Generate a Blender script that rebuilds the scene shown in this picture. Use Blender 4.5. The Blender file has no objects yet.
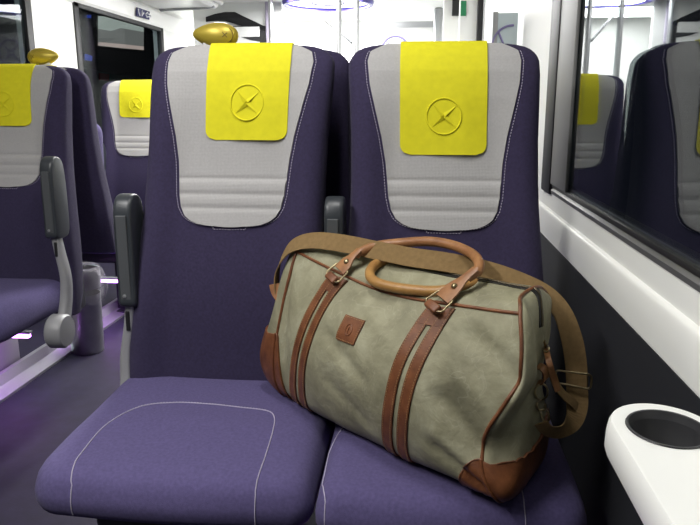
import bpy, bmesh, math, random
from mathutils import Vector, Matrix
from mathutils.bvhtree import BVHTree
R = math.radians
PI = math.pi
random.seed(4)
COL = bpy.context.scene.collection

# ------------------------------------------------------------------ camera frame
FPX = 690.0
YAW, PITCH, EYE = R(-5.650248769), R(12.779140275), 1.13
CR = Vector((math.cos(YAW), -math.sin(YAW), 0))
CF = Vector((math.sin(YAW)*math.cos(PITCH), math.cos(YAW)*math.cos(PITCH), -math.sin(PITCH)))
CD = CF.cross(CR)
def at(x, y, X=None, Y=None, Z=None):
    "point of the place seen in direction (x, y), on the plane X=, Y= or Z="
    d = CF + CR*((x-350)/FPX) + CD*((y-262.5)/FPX)
    if X is not None: t = X/d.x
    elif Y is not None: t = Y/d.y
    else: t = (Z-EYE)/d.z
    return Vector((d.x*t, d.y*t, EYE+d.z*t))

# ------------------------------------------------------------------ materials
def newmat(name):
    m = bpy.data.materials.new(name); m.use_nodes = True
    nt = m.node_tree
    return m, nt, nt.nodes['Principled BSDF']
def mat(name, col, rough=.5, metal=0, spec=.5, noise=0, nscale=30, bump=0, bscale=200, sheen=0, emit=None, estr=0, coat=0):
    m, nt, b = newmat(name)
    b.inputs['Base Color'].default_value = (*col, 1)
    b.inputs['Roughness'].default_value = rough
    b.inputs['Metallic'].default_value = metal
    b.inputs['Specular IOR Level'].default_value = spec
    if sheen:
        b.inputs['Sheen Weight'].default_value = sheen
        b.inputs['Sheen Roughness'].default_value = .5
    if coat: b.inputs['Coat Weight'].default_value = coat
    if emit:
        b.inputs['Emission Color'].default_value = (*emit, 1)
        b.inputs['Emission Strength'].default_value = estr
    tc = nt.nodes.new('ShaderNodeTexCoord')
    if noise:
        n = nt.nodes.new('ShaderNodeTexNoise'); n.inputs['Scale'].default_value = nscale
        n.inputs['Detail'].default_value = 6
        nt.links.new(tc.outputs['Object'], n.inputs['Vector'])
        mr = nt.nodes.new('ShaderNodeMapRange')
        mr.inputs['From Min'].default_value = .3; mr.inputs['From Max'].default_value = .7
        mr.inputs['To Min'].default_value = 1-noise; mr.inputs['To Max'].default_value = 1+noise
        nt.links.new(n.outputs['Fac'], mr.inputs['Value'])
        mx = nt.nodes.new('ShaderNodeVectorMath'); mx.operation = 'SCALE'
        mx.inputs[0].default_value = col
        nt.links.new(mr.outputs['Result'], mx.inputs['Scale'])
        nt.links.new(mx.outputs['Vector'], b.inputs['Base Color'])
    if bump:
        n2 = nt.nodes.new('ShaderNodeTexNoise'); n2.inputs['Scale'].default_value = bscale
        n2.inputs['Detail'].default_value = 4
        nt.links.new(tc.outputs['Object'], n2.inputs['Vector'])
        bp = nt.nodes.new('ShaderNodeBump'); bp.inputs['Strength'].default_value = bump
        bp.inputs['Distance'].default_value = .002
        nt.links.new(n2.outputs['Fac'], bp.inputs['Height'])
        nt.links.new(bp.outputs['Normal'], b.inputs['Normal'])
    return m
def weave_bump(m, scale, strength, axis2=True):
    "fine woven ridges, added as bump"
    nt = m.node_tree; b = nt.nodes['Principled BSDF']
    tc = nt.nodes.new('ShaderNodeTexCoord')
    w1 = nt.nodes.new('ShaderNodeTexWave'); w1.bands_direction = 'X'; w1.inputs['Scale'].default_value = scale
    w2 = nt.nodes.new('ShaderNodeTexWave'); w2.bands_direction = 'Z'; w2.inputs['Scale'].default_value = scale
    for w in (w1, w2):
        w.inputs['Distortion'].default_value = 1.5; w.inputs['Detail'].default_value = 2
        nt.links.new(tc.outputs['Object'], w.inputs['Vector'])
    ad = nt.nodes.new('ShaderNodeMath'); ad.operation = 'ADD'
    nt.links.new(w1.outputs['Fac'], ad.inputs[0]); nt.links.new(w2.outputs['Fac'], ad.inputs[1])
    bp = nt.nodes.new('ShaderNodeBump'); bp.inputs['Strength'].default_value = strength
    bp.inputs['Distance'].default_value = .0015
    nt.links.new(ad.outputs[0], bp.inputs['Height'])
    nt.links.new(bp.outputs['Normal'], b.inputs['Normal'])
    return m
M = {}
M['cushion'] = mat('toplit_purple_cushion_moquette', (.100, .083, .190), .95, spec=.12, noise=.13, nscale=160, bump=.35, bscale=900, sheen=.06)  # backrest purple made lighter, standing in for light falling on the cushions
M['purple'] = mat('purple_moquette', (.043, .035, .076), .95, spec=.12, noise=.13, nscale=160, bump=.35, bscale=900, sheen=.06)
M['grey'] = weave_bump(mat('grey_headrest_fabric', (.44, .43, .425), .85, spec=.2, noise=.05, nscale=220, sheen=.1), 95, .2)
M['yellow'] = mat('yellow_felt', (.76, .70, .020), .8, spec=.25, noise=.04, nscale=60, bump=.2, bscale=500)
M['stitch'] = mat('pale_thread', (.50, .46, .58), .8)
M['shell'] = mat('black_seat_shell', (.018, .018, .024), .45)
M['blackleather'] = mat('black_leatherette', (.035, .040, .046), .38, bump=.2, bscale=300)
M['darkgrey'] = mat('dark_grey_plastic', (.075, .080, .085), .5)
M['greyplastic'] = mat('grey_plastic', (.28, .28, .29), .42)
M['gold'] = mat('gold_metallic_plastic', (.52, .40, .05), .38, metal=.35)
M['golddark'] = mat('gold_groove', (.16, .11, .02), .6)
M['white'] = mat('white_gloss_panel', (.90, .905, .87), .32)
M['whitematt'] = mat('white_painted_panel', (.82, .83, .80), .55)
M['ceil'] = mat('ceiling_white', (.85, .86, .84), .6)
M['wallpanel'] = mat('dark_navy_carpet_wall', (.007, .008, .013), .85, noise=.2, nscale=300, bump=.3, bscale=700)
M['floor'] = mat('dark_purple_vinyl', (.012, .009, .026), .62, spec=.3, noise=.25, nscale=18, bump=.15, bscale=120)
M['rubber'] = mat('black_rubber', (.012, .012, .013), .5)
M['rubbergrey'] = mat('grey_rubber_seal', (.10, .10, .105), .45)
M['rubberpale'] = mat('pale_grey_track', (.20, .20, .195), .5)
M['alu'] = mat('aluminium', (.45, .46, .47), .35, metal=.6)
M['steel'] = mat('brushed_steel', (.50, .50, .50), .30, metal=1, noise=.12, nscale=20)
M['pole'] = mat('satin_pole', (.55, .56, .57), .3, metal=.8)
M['brass'] = mat('antique_brass', (.42, .34, .20), .33, metal=1, noise=.15, nscale=60)
M['cup'] = mat('charcoal_cup_well', (.035, .035, .038), .4)
M['bracket'] = mat('white_bracket', (.75, .75, .72), .4)
M['ledwhite'] = mat('white_lamp', (.9, .9, .9), .5, emit=(1, 1, 1), estr=3.5)
M['ledviolet'] = mat('violet_lamp', (.8, .6, 1), .5, emit=(.62, .22, 1), estr=8)
M['ledblue'] = mat('blue_lamp', (.1, .2, 1), .5, emit=(.03, .10, .9), estr=.5)
M['violetrim'] = mat('violet_rim', (.06, .045, .30), .4)
M['navy'] = mat('navy_sign', (.02, .02, .09), .4)
M['signwhite'] = mat('sign_white', (.8, .8, .8), .5)
M['green'] = mat('green_sign', (.02, .22, .09), .45)
M['red'] = mat('red_sign', (.45, .03, .04), .45)
M['logo'] = mat('etched_violet_emblem', (.25, .22, .45), .5)
M['paleglass'] = mat('frosted_pale_panel', (.62, .72, .75), .35)
M['darkglass'] = mat('charcoal_glass', (.028, .028, .03), .6)
M['darkarch'] = mat('black_glass_band', (.012, .012, .014), .25)
M['lilac'] = mat('lilac_frame', (.42, .38, .48), .5)
M['coachbody'] = mat('grey_coach_paint', (.10, .115, .13), .5)
M['lit1'] = mat('lit_ceiling_strip', (.5, .5, .5), .6, emit=(.80, .85, .78), estr=.75)
M['lit2'] = mat('lit_grey_soffit', (.2, .2, .2), .6, emit=(.26, .25, .24), estr=1)
M['lit3'] = mat('lit_pale_red_band', (.5, .4, .4), .6, emit=(.9, .68, .62), estr=.9)
def leather(name, c1, c2, rough=.42):
    m, nt, b = newmat(name)
    tc = nt.nodes.new('ShaderNodeTexCoord')
    n = nt.nodes.new('ShaderNodeTexNoise'); n.inputs['Scale'].default_value = 28; n.inputs['Detail'].default_value = 7
    n.inputs['Roughness'].default_value = .65
    nt.links.new(tc.outputs['Object'], n.inputs['Vector'])
    r = nt.nodes.new('ShaderNodeValToRGB')
    r.color_ramp.elements[0].position = .3; r.color_ramp.elements[0].color = (*c1, 1)
    r.color_ramp.elements[1].position = .72; r.color_ramp.elements[1].color = (*c2, 1)
    nt.links.new(n.outputs['Fac'], r.inputs['Fac']); nt.links.new(r.outputs['Color'], b.inputs['Base Color'])
    b.inputs['Roughness'].default_value = rough
    v = nt.nodes.new('ShaderNodeTexVoronoi'); v.inputs['Scale'].default_value = 420
    nt.links.new(tc.outputs['Object'], v.inputs['Vector'])
    bp = nt.nodes.new('ShaderNodeBump'); bp.inputs['Strength'].default_value = .25; bp.inputs['Distance'].default_value = .001
    nt.links.new(v.outputs['Distance'], bp.inputs['Height']); nt.links.new(bp.outputs['Normal'], b.inputs['Normal'])
    return m
M['leather'] = leather('chestnut_leather', (.10, .032, .012), (.25, .092, .035))
M['tan'] = leather('tan_leather', (.30, .145, .042), (.47, .26, .08), .38)
M['tab'] = leather('mid_tan_leather', (.22, .09, .035), (.40, .19, .075), .42)
M['thread'] = mat('ochre_thread', (.42, .25, .11), .8)
M['webbing'] = weave_bump(mat('khaki_webbing', (.255, .165, .072), .85, spec=.2, noise=.10, nscale=120), 160, .5)
M['zip'] = mat('black_zip_tape', (.012, .011, .010), .6)
M['zipteeth'] = mat('dark_brass_teeth', (.10, .08, .05), .4, metal=.8)
def canvas():
    m, nt, b = newmat('waxed_olive_canvas')
    tc = nt.nodes.new('ShaderNodeTexCoord')
    n = nt.nodes.new('ShaderNodeTexNoise'); n.inputs['Scale'].default_value = 9; n.inputs['Detail'].default_value = 9
    n.inputs['Roughness'].default_value = .62; n.inputs['Distortion'].default_value = .25
    nt.links.new(tc.outputs['Object'], n.inputs['Vector'])
    r = nt.nodes.new('ShaderNodeValToRGB')
    e = r.color_ramp.elements
    e[0].position = .28; e[0].color = (.17, .160, .098, 1)
    e[1].position = .75; e[1].color = (.42, .405, .28, 1)
    k = e.new(.5); k.color = (.28, .265, .168, 1)
    nt.links.new(n.outputs['Fac'], r.inputs['Fac'])
    # thin pale wax creases
    n3 = nt.nodes.new('ShaderNodeTexNoise'); n3.inputs['Scale'].default_value = 14; n3.inputs['Detail'].default_value = 3
    n3.inputs['Distortion'].default_value = .8
    nt.links.new(tc.outputs['Object'], n3.inputs['Vector'])
    ab = nt.nodes.new('ShaderNodeMath'); ab.operation = 'SUBTRACT'; ab.inputs[1].default_value = .5
    nt.links.new(n3.outputs['Fac'], ab.inputs[0])
    a2 = nt.nodes.new('ShaderNodeMath'); a2.operation = 'ABSOLUTE'; nt.links.new(ab.outputs[0], a2.inputs[0])
    mr = nt.nodes.new('ShaderNodeMapRange'); mr.inputs['From Min'].default_value = 0; mr.inputs['From Max'].default_value = .012
    mr.inputs['To Min'].default_value = .20; mr.inputs['To Max'].default_value = 0
    nt.links.new(a2.outputs[0], mr.inputs['Value'])
    mx = nt.nodes.new('ShaderNodeMixRGB'); mx.inputs['Color2'].default_value = (.50, .485, .37, 1)
    nt.links.new(mr.outputs['Result'], mx.inputs['Fac']); nt.links.new(r.outputs['Color'], mx.inputs['Color1'])
    nt.links.new(mx.outputs['Color'], b.inputs['Base Color'])
    b.inputs['Roughness'].default_value = .68
    n2 = nt.nodes.new('ShaderNodeTexNoise'); n2.inputs['Scale'].default_value = 16; n2.inputs['Detail'].default_value = 10
    n2.inputs['Distortion'].default_value = .35
    nt.links.new(tc.outputs['Object'], n2.inputs['Vector'])
    bp = nt.nodes.new('ShaderNodeBump'); bp.inputs['Strength'].default_value = .6; bp.inputs['Distance'].default_value = .010
    nt.links.new(n2.outputs['Fac'], bp.inputs['Height']); nt.links.new(bp.outputs['Normal'], b.inputs['Normal'])
    return m
M['canvas'] = canvas()
def window_glass(name, lo, hi):
    m, nt, b = newmat(name)
    nt.nodes.remove(b)
    out = nt.nodes['Material Output']
    g = nt.nodes.new('ShaderNodeBsdfGlossy'); g.inputs['Roughness'].default_value = .012
    g.inputs['Color'].default_value = (.92, .94, .95, 1)
    t = nt.nodes.new('ShaderNodeBsdfTransparent'); t.inputs['Color'].default_value = (.62, .66, .66, 1)
    lw = nt.nodes.new('ShaderNodeLayerWeight'); lw.inputs['Blend'].default_value = .35
    mr = nt.nodes.new('ShaderNodeMapRange'); mr.inputs['To Min'].default_value = lo; mr.inputs['To Max'].default_value = hi
    nt.links.new(lw.outputs['Facing'], mr.inputs['Value'])
    mx = nt.nodes.new('ShaderNodeMixShader')
    nt.links.new(mr.outputs['Result'], mx.inputs['Fac'])
    nt.links.new(t.outputs[0], mx.inputs[1]); nt.links.new(g.outputs[0], mx.inputs[2])
    nt.links.new(mx.outputs[0], out.inputs['Surface'])
    return m
M['glass'] = window_glass('tinted_window_glass', .11, .33)
M['glassleft'] = window_glass('tinted_far_window_glass', .01, .035)
def clear_film():
    m, nt, b = newmat('clear_bin_liner')
    b.inputs['Base Color'].default_value = (.75, .72, .8, 1); b.inputs['Roughness'].default_value = .15
    b.inputs['Alpha'].default_value = .16
    return m
M['film'] = clear_film()

# ------------------------------------------------------------------ object helpers
def link(name, me, m, parent=None, smooth=False, sangle=None):
    o = bpy.data.objects.new(name, me); COL.objects.link(o)
    if m is not None: me.materials.append(m)
    if smooth:
        for p in me.polygons: p.use_smooth = True
        if sangle: me.set_sharp_from_angle(angle=R(sangle))
    if parent is not None:
        o.parent = parent
    return o
def obj(name, bm, m, parent=None, smooth=False, sangle=40):
    bmesh.ops.recalc_face_normals(bm, faces=bm.faces)
    me = bpy.data.meshes.new(name); bm.to_mesh(me); bm.free()
    return link(name, me, m, parent, smooth, sangle)
def tag(o, label=None, cat=None, group=None, kind=None):
    if label: o['label'] = label
    if cat: o['category'] = cat
    if group: o['group'] = group
    if kind: o['kind'] = kind
    return o
def empty(name, loc, label, cat, group=None, rz=0):
    o = bpy.data.objects.new(name, None); COL.objects.link(o)
    o.location = loc; o.rotation_euler = (0, 0, rz); o.empty_display_size = .05
    return tag(o, label, cat, group)
def bx(bm, x0, x1, y0, y1, z0, z1, bev=0, seg=2, mx=None):
    vs = [bm.verts.new((x, y, z)) for x in (x0, x1) for y in (y0, y1) for z in (z0, z1)]
    idx = [(0,1,3,2),(4,6,7,5),(0,4,5,1),(2,3,7,6),(0,2,6,4),(1,5,7,3)]
    fs = [bm.faces.new([vs[i] for i in f]) for f in idx]
    geo = vs
    if bev:
        es = list({e for f in fs for e in f.edges})
        r = bmesh.ops.bevel(bm, geom=es, offset=bev, segments=seg, affect='EDGES', profile=.5)
        geo = list({v for f in r['faces'] for v in f.verts} | {v for v in vs if v.is_valid})
    if mx is not None: bmesh.ops.transform(bm, matrix=mx, verts=geo)
    return geo
def grid(bm, rows, close_u=False, close_v=False):
    V = [[bm.verts.new(p) for p in r] for r in rows]
    n = len(V); m = len(V[0])
    for i in range(n if close_v else n-1):
        for j in range(m if close_u else m-1):
            a, b, c, d = V[i][j], V[i][(j+1) % m], V[(i+1) % n][(j+1) % m], V[(i+1) % n][j]
            try: bm.faces.new((a, b, c, d))
            except ValueError: pass
    return V
def cap(bm, ring):
    try: bm.faces.new(ring)
    except ValueError: pass
def catmull(pts, n=8, closed=False):
    P = [Vector(p) for p in pts]; out = []
    N = len(P); rng = range(N) if closed else range(N-1)
    for i in rng:
        if closed: p0, p1, p2, p3 = P[i-1], P[i], P[(i+1) % N], P[(i+2) % N]
        else: p0, p1, p2, p3 = P[max(i-1, 0)], P[i], P[i+1], P[min(i+2, N-1)]
        for k in range(n):
            t = k/n
            out.append(.5*((2*p1)+(-p0+p2)*t+(2*p0-5*p1+4*p2-p3)*t*t+(-p0+3*p1-3*p2+p3)*t**3))
    if not closed: out.append(P[-1])
    return out
def tube(bm, pts, r, seg=10, closed=False, caps=True):
    "round tube through pts; r a number or a function of 0..1"
    n = len(pts); rows = []
    up = None
    for i, p in enumerate(pts):
        if closed: t = pts[(i+1) % n]-pts[i-1]
        else: t = pts[min(i+1, n-1)]-pts[max(i-1, 0)]
        if t.length < 1e-9: t = Vector((0, 0, 1))
        t.normalize()
        if up is None:
            up = t.orthogonal().normalized()
        else:
            up = up - t*up.dot(t)
            up = up.normalized() if up.length > 1e-6 else t.orthogonal().normalized()
        s = t.cross(up)
        rr = r(i/max(n-1, 1)) if callable(r) else r
        rows.append([p+(up*math.cos(a)+s*math.sin(a))*rr for a in [2*PI*k/seg for k in range(seg)]])
    V = grid(bm, rows, close_u=True, close_v=closed)
    if caps and not closed:
        cap(bm, V[0]); cap(bm, V[-1][::-1])
def ribbon(bm, pts, wdirs, width, thick):
    "flat strap through pts, wdirs the direction of its width at each point"
    rows = []; n = len(pts)
    for i, p in enumerate(pts):
        t = (pts[min(i+1, n-1)]-pts[max(i-1, 0)]).normalized()
        w = wdirs[i]-t*wdirs[i].dot(t); w.normalize()
        nn = t.cross(w)
        a = w*(width(i/(n-1)) if callable(width) else width)/2; b = nn*thick/2
        rows.append([p-a-b, p-a*.33-b, p+a*.33-b, p+a-b, p+a+b, p+a*.33+b, p-a*.33+b, p-a+b])
    V = grid(bm, rows, close_u=True)
    cap(bm, V[0]); cap(bm, V[-1][::-1])
def lathe(bm, prof, seg=32, c=(0, 0, 0), close=False):
    rows = [[Vector((c[0]+r*math.cos(a), c[1]+r*math.sin(a), c[2]+z)) for a in [2*PI*k/seg for k in range(seg)]] for r, z in prof]
    V = grid(bm, rows, close_u=True)
    if close: cap(bm, V[0]); cap(bm, V[-1])
    return V
def interp(x, tab):
    if x <= tab[0][0]: return tab[0][1]
    for (a, u), (b, v) in zip(tab, tab[1:]):
        if x <= b:
            t = (x-a)/(b-a); return u+(v-u)*t
    return tab[-1][1]
def sm(a, b, x):
    t = max(0, min(1, (x-a)/(b-a))); return t*t*(3-2*t)
def dashes(bm, pts, dash, gap, r, seg=5):
    "a row of stitches along a dense polyline"
    L = [0]
    for a, b in zip(pts, pts[1:]): L.append(L[-1]+(b-a).length)
    def P(s):
        for i in range(len(L)-1):
            if s <= L[i+1]:
                k = (s-L[i])/max(L[i+1]-L[i], 1e-9); return pts[i].lerp(pts[i+1], k)
        return pts[-1]
    s = 0
    while s+dash < L[-1]:
        tube(bm, [P(s), P(s+dash/2), P(s+dash)], r, seg=seg); s += dash+gap

# ------------------------------------------------------------------ seats
HW = [(.38, .238), (.45, .245), (.55, .246), (.65, .241), (.78, .230), (.92, .221), (1.05, .219), (1.20, .223), (1.235, .2215), (1.25, .216), (1.262, .206), (1.270, .194), (1.276, .178), (1.28, .15)]
TH = [(.38, .75), (.45, 1), (1.15, 1), (1.21, .90), (1.245, .68), (1.265, .45), (1.276, .24), (1.28, .05)]
def sgnpow(v, p): return math.copysign(abs(v)**p, v)
class Back:
    "surface of one backrest, in its seat's own frame"
    def __init__(s, skew=0): s.skew = skew
    def point(s, sx, side, z):                 # sx -1..1 across, side -1 front / 1 rear
        hw = interp(z, HW); th = interp(z, TH)
        c = s.skew*max(0, (1.24-z)/.8)
        ca = abs(sx)**(1/.36); sy = math.sqrt(max(0, 1-min(ca, 1)**2))**.5*side
        b = .030*sm(.50, .88, abs(sx))*sm(1.30, 1.0, z) if side < 0 else 0
        lumb = .016*math.exp(-((z-.68)/.15)**2) if side < 0 else 0
        hollow = .010*math.exp(-((z-1.0)/.12)**2) if side < 0 else 0
        y = .045+.105*(z-.45)/.82+sy*th*(.046+b+lumb-hollow)
        if z > 1.2: z = 1.2+(z-1.2)*.90
        return Vector((c+sx*hw, y, z))
    def nrm(s, sx, side, z):
        e = 2e-3
        a = s.point(min(sx+e, .999), side, z)-s.point(max(sx-e, -.999), side, z)
        z1 = min(z+e, 1.2799); b = s.point(sx, side, z1)-s.point(sx, side, z-e)
        n = a.cross(b)*(1 if side < 0 else -1)
        return n.normalized()
    def at(s, x, side, z, off):                # x metres from the centre line
        hw = interp(z, HW); sx = max(-.97, min(.97, x/hw))
        return s.point(sx, side, z)+s.nrm(sx, side, z)*off
def levels(a, b, st):
    n = max(2, int(round((b-a)/st))); return [a+(b-a)*i/n for i in range(n+1)]
PAN = [(.843, .0), (.845, .045), (.850, .078), (.858, .098), (.870, .113), (.89, .124), (.92, .130), (1.0, .136), (1.06, .145), (1.12, .158), (1.18, .171), (1.235, .176), (1.26, .170), (1.28, .13)]
def backrest_mesh(B, zlo=0):
    bm = bmesh.new(); rows = []
    zs = [.38, .395, .42, .45, .50, .55, .6, .65, .7, .75, .8, .85, .9, .95, 1.0, 1.05, 1.1, 1.15, 1.18, 1.2, 1.22, 1.235, 1.248, 1.258, 1.266, 1.272, 1.277, 1.28]
    zs = [z for z in zs if z >= zlo]
    for z in zs:
        row = []
        N = 72
        for k in range(N):
            a = 2*PI*k/N
            sx = sgnpow(math.cos(a), .36); side = 1 if math.sin(a) >= 0 else -1
            row.append(B.point(sx, side, z))
        rows.append(row)
    V = grid(bm, rows, close_u=True); cap(bm, V[0][::-1]); cap(bm, V[-1])
    return bm
def two_sided(bm, B, z0, half, off, side=-1, cx=lambda z: 0, zt=1.2785, st=.006, nu=18, skirt=.004):
    zs = levels(z0, zt, st)
    rows = []
    for z in zs:
        h = half(z); o = off(z) if callable(off) else off
        r = [B.at(cx(z)+h*(2*j/nu-1), side, z, (o(h*(2*j/nu-1)) if callable(o) else o)) for j in range(nu+1)]
        r = [B.at(cx(z)-h, side, z, -skirt)]+r+[B.at(cx(z)+h, side, z, -skirt)]
        rows.append(r)
    rows = [[B.at(cx(z0)+half(z0)*(2*j/nu-1) if 0 <= j <= nu else cx(z0)+half(z0)*(1 if j > 0 else -1), side, z0, -skirt) for j in range(-1, nu+2)]]+rows
    return grid(bm, rows)
def headrest_panel(B):
    bm = bmesh.new()
    seams = (.956, .921, .888)
    def off(z):
        o = .0035
        if z < .985:
            d = min(abs(z-s) for s in seams)
            o += .0045*min(1, (d/.011))**.5-.0045
            if z < .956: o += .003
        return max(o, .0008)
    two_sided(bm, B, .8435, lambda z: interp(z, PAN), off, st=.0033, nu=22)
    two_sided(bm, B, 1.268, lambda z: interp(z, PAN), .0025, side=1, st=.004)
    return bm
def cover(B, cxt, cxb, zb, hw=.100, lift=.0085):
    bm = bmesh.new(); r = .024
    def half(z):
        d = z-zb
        return hw-(r-math.sqrt(max(0, r*r-(r-d)**2))) if d < r else hw
    cx = lambda z: cxb+(cxt-cxb)*(z-zb)/(1.28-zb)
    def off(z):
        def f(x): return lift+.0035*math.sin((x+.1)*34+z*9)*sm(1.25, zb, z)*sm(0, .1, abs(x)+.03)
        return f
    two_sided(bm, B, zb, half, off, cx=cx, st=.005, nu=20, skirt=-.0045)
    two_sided(bm, B, 1.215, lambda z: hw, lift, side=1, st=.02, cx=cx, skirt=-.0045)
    return bm
def emblem_on(bm, fn, r, w=.0019):
    "a ring with a four-bladed cross, laid on the surface fn(dx, dz)"
    tube(bm, [fn(r*math.cos(a), r*1.03*math.sin(a)) for a in [2*PI*k/48 for k in range(48)]], w, seg=8, closed=True)
    for ang in (40, 132, 222, 318):
        a = R(ang); d = Vector((math.cos(a), math.sin(a))); n = Vector((-d.y, d.x))
        tip = d*(r*.97); b1 = d*.004+n*.0068; b2 = d*.002-n*.0020
        def q(v, h): 
            p = fn(v.x, v.y); c = fn(v.x, v.y, True); return p+c*h
        vs = [bm.verts.new(q(v, h)) for v, h in ((tip, .0006), (b1, .0002), (b2, .0045), (Vector((0, 0)), .001))]
        bm.faces.new((vs[0], vs[1], vs[2])); bm.faces.new((vs[1], vs[3], vs[2]))
def rounded_outline(x0, x1, yf, yb, rl, rr, rb, n=14, bow=.012):
    "plan outline, front at yf (rounded), back at yb"
    pts = []
    def arc(cx, cy, r, a0, a1):
        for k in range(n+1):
            a = R(a0+(a1-a0)*k/n); pts.append(Vector((cx+r*math.cos(a), cy+r*math.sin(a), 0)))
    arc(x0+rl, yf+rl, rl, 180, 270)
    for k in range(1, 10):
        x = x0+rl+(x1-rr-x0-rl)*k/10; pts.append(Vector((x, yf-bow*math.sin(PI*k/10), 0)))
    arc(x1-rr, yf+rr, rr, 270, 360)
    for k in range(1, 12): pts.append(Vector((x1, yf+rr+(yb-rb-yf-rr)*k/12, 0)))
    arc(x1-rb, yb-rb, rb, 0, 90)
    for k in range(1, 10): pts.append(Vector((x1-rb+(x0+rb-x1+rb)*k/10, yb, 0)))
    arc(x0+rb, yb-rb, rb, 90, 180)
    for k in range(1, 12): pts.append(Vector((x0, yb-rb+(yf+rl-yb+rb)*k/12, 0)))
    return pts
CTOP = .474
YF = -.460
def cushion_mesh(x0=-.308, x1=.246, rl=.07, rr=.045, YF=YF):
    bm = bmesh.new()
    out = rounded_outline(x0, x1, YF, .05, rl, rr, .035)
    c = Vector(((x0+x1)/2, -.22, 0))
    rows = []
    # (inset in metres, height)
    prof = [(.05, .366), (.022, .367), (.008, .373), (.001, .386), (0, .405), (.002, .425), (.008, .443), (.018, .457), (.034, .467), (.06, .472), (.10, .474)]
    for ins, z in prof:
        row = []
        for p in out:
            d = p-c; k = max(0, 1-ins/max(d.length, .05)*1.05)
            q = c+d*k
            f = sm(YF+.2, YF-.02, p.y)                    # waterfall front edge droops
            row.append(Vector((q.x, q.y, z-.012*f*(1 if z > .42 else 0))))
        rows.append(row)
    last = rows[-1]
    for k in (.75, .5, .25, .08):
        rows.append([Vector((c.x+(p.x-c.x)*k, c.y+(p.y-c.y)*k, .474+.001*(1-k)+(p.z-.474)*k)) for p in last])
    V = grid(bm, rows, close_u=True); cap(bm, V[0][::-1]); cap(bm, V[-1])
    return bm
def cush_z(x, y, x0=-.262, x1=.236):
    "height of the cushion top near its front and middle"
    d = min(y-YF, x-x0, x1-x)
    z = interp(d, [(0, .405), (.002, .425), (.008, .443), (.018, .457), (.034, .467), (.06, .472), (.10, .474)])
    return z-.012*sm(YF+.2, YF-.02, y)
def armrest(parent, x, y=.015, dz=0):
    "raised padded armrest at the side of a backrest, its link and its pivot"
    k_ = -.022 if x < 0 else .022
    if abs(x) < .25: k_ = 0
    pad = bmesh.new()
    side = [(-.030, .655), (-.032, .70), (-.030, .85), (-.026, .895), (-.012, .917), (.012, .925), (.036, .917), (.052, .89), (.060, .82), (.060, .70), (.052, .662), (.03, .650)]
    side = catmull([(a, b, 0) for a, b in side], 4, closed=True)
    w = .022
    rows = []
    for xx, k in ((-w, .86), (-w*.96, .93), (-w*.8, .985), (-w*.55, 1), (w*.55, 1), (w*.8, .985), (w*.96, .93), (w, .86)):
        rows.append([Vector((x+xx, y+.016+(p.x-.016)*k, .79+(p.y-.79)*(1-(1-k)*.3))) for p in side])
    V = grid(pad, rows, close_u=True); cap(pad, V[0][::-1]); cap(pad, V[-1])
    o = obj('armrest_pad', pad, M['blackleather'], parent, True, 50)
    f = bmesh.new()                                    # flat inset on its front face
    bx(f, x-.014, x+.012, y-.0345, y-.028, .672, .878, .002)
    obj('pad_inlay', f, M['darkgrey'], o)
    s = bmesh.new()
    lathe(s, [(0, -.004), (.0045, -.003), (.0045, 0), (0, .001)], 12)
    bmesh.ops.transform(s, matrix=Matrix.Translation((x-.004, y-.036, .682)) @ Matrix.Rotation(R(90), 4, 'X'), verts=s.verts)
    obj('screw', s, M['alu'], o, True)
    arm = bmesh.new()
    path = catmull([(x, y, .665), (x+k_*.4, y+.0, .60), (x+k_, y-.002, .52), (x+k_, y-.010, .45), (x+k_, y-.035, .385), (x+k_, y-.060, .345)], 6)
    rows = []
    for i, p in enumerate(path):
        k = i/(len(path)-1); hw = .013+.004*k; d = .020+.016*k*k
        rows.append([p+Vector((hw*sgnpow(math.cos(a), .6), d*sgnpow(math.sin(a), .6), 0)) for a in [2*PI*q/20 for q in range(20)]])
    V = grid(arm, rows, close_u=True); cap(arm, V[0]); cap(arm, V[-1])
    a = obj('armrest_link', arm, M['greyplastic'], parent, True, 50)
    sl = bmesh.new(); bx(sl, x-.005+k_*.3, x+.005+k_*.3, y-.0235, y-.012, .590, .640, .002)
    obj('slot', sl, M['rubber'], a)
    pv = bmesh.new()
    lathe(pv, [(0, -.028), (.052, -.028), (.058, -.022), (.058, .020), (.052, .028), (.016, .030), (0, .030)], 32)
    bmesh.ops.transform(pv, matrix=Matrix.Translation((x+k_, y-.075, .345)) @ Matrix.Rotation(R(90), 4, 'Y'), verts=pv.verts)
    pvo = obj('armrest_pivot', pv, M['greyplastic'], parent, True, 40)
    for q_ in (o, a, pvo): q_.location.z = dz
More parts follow.
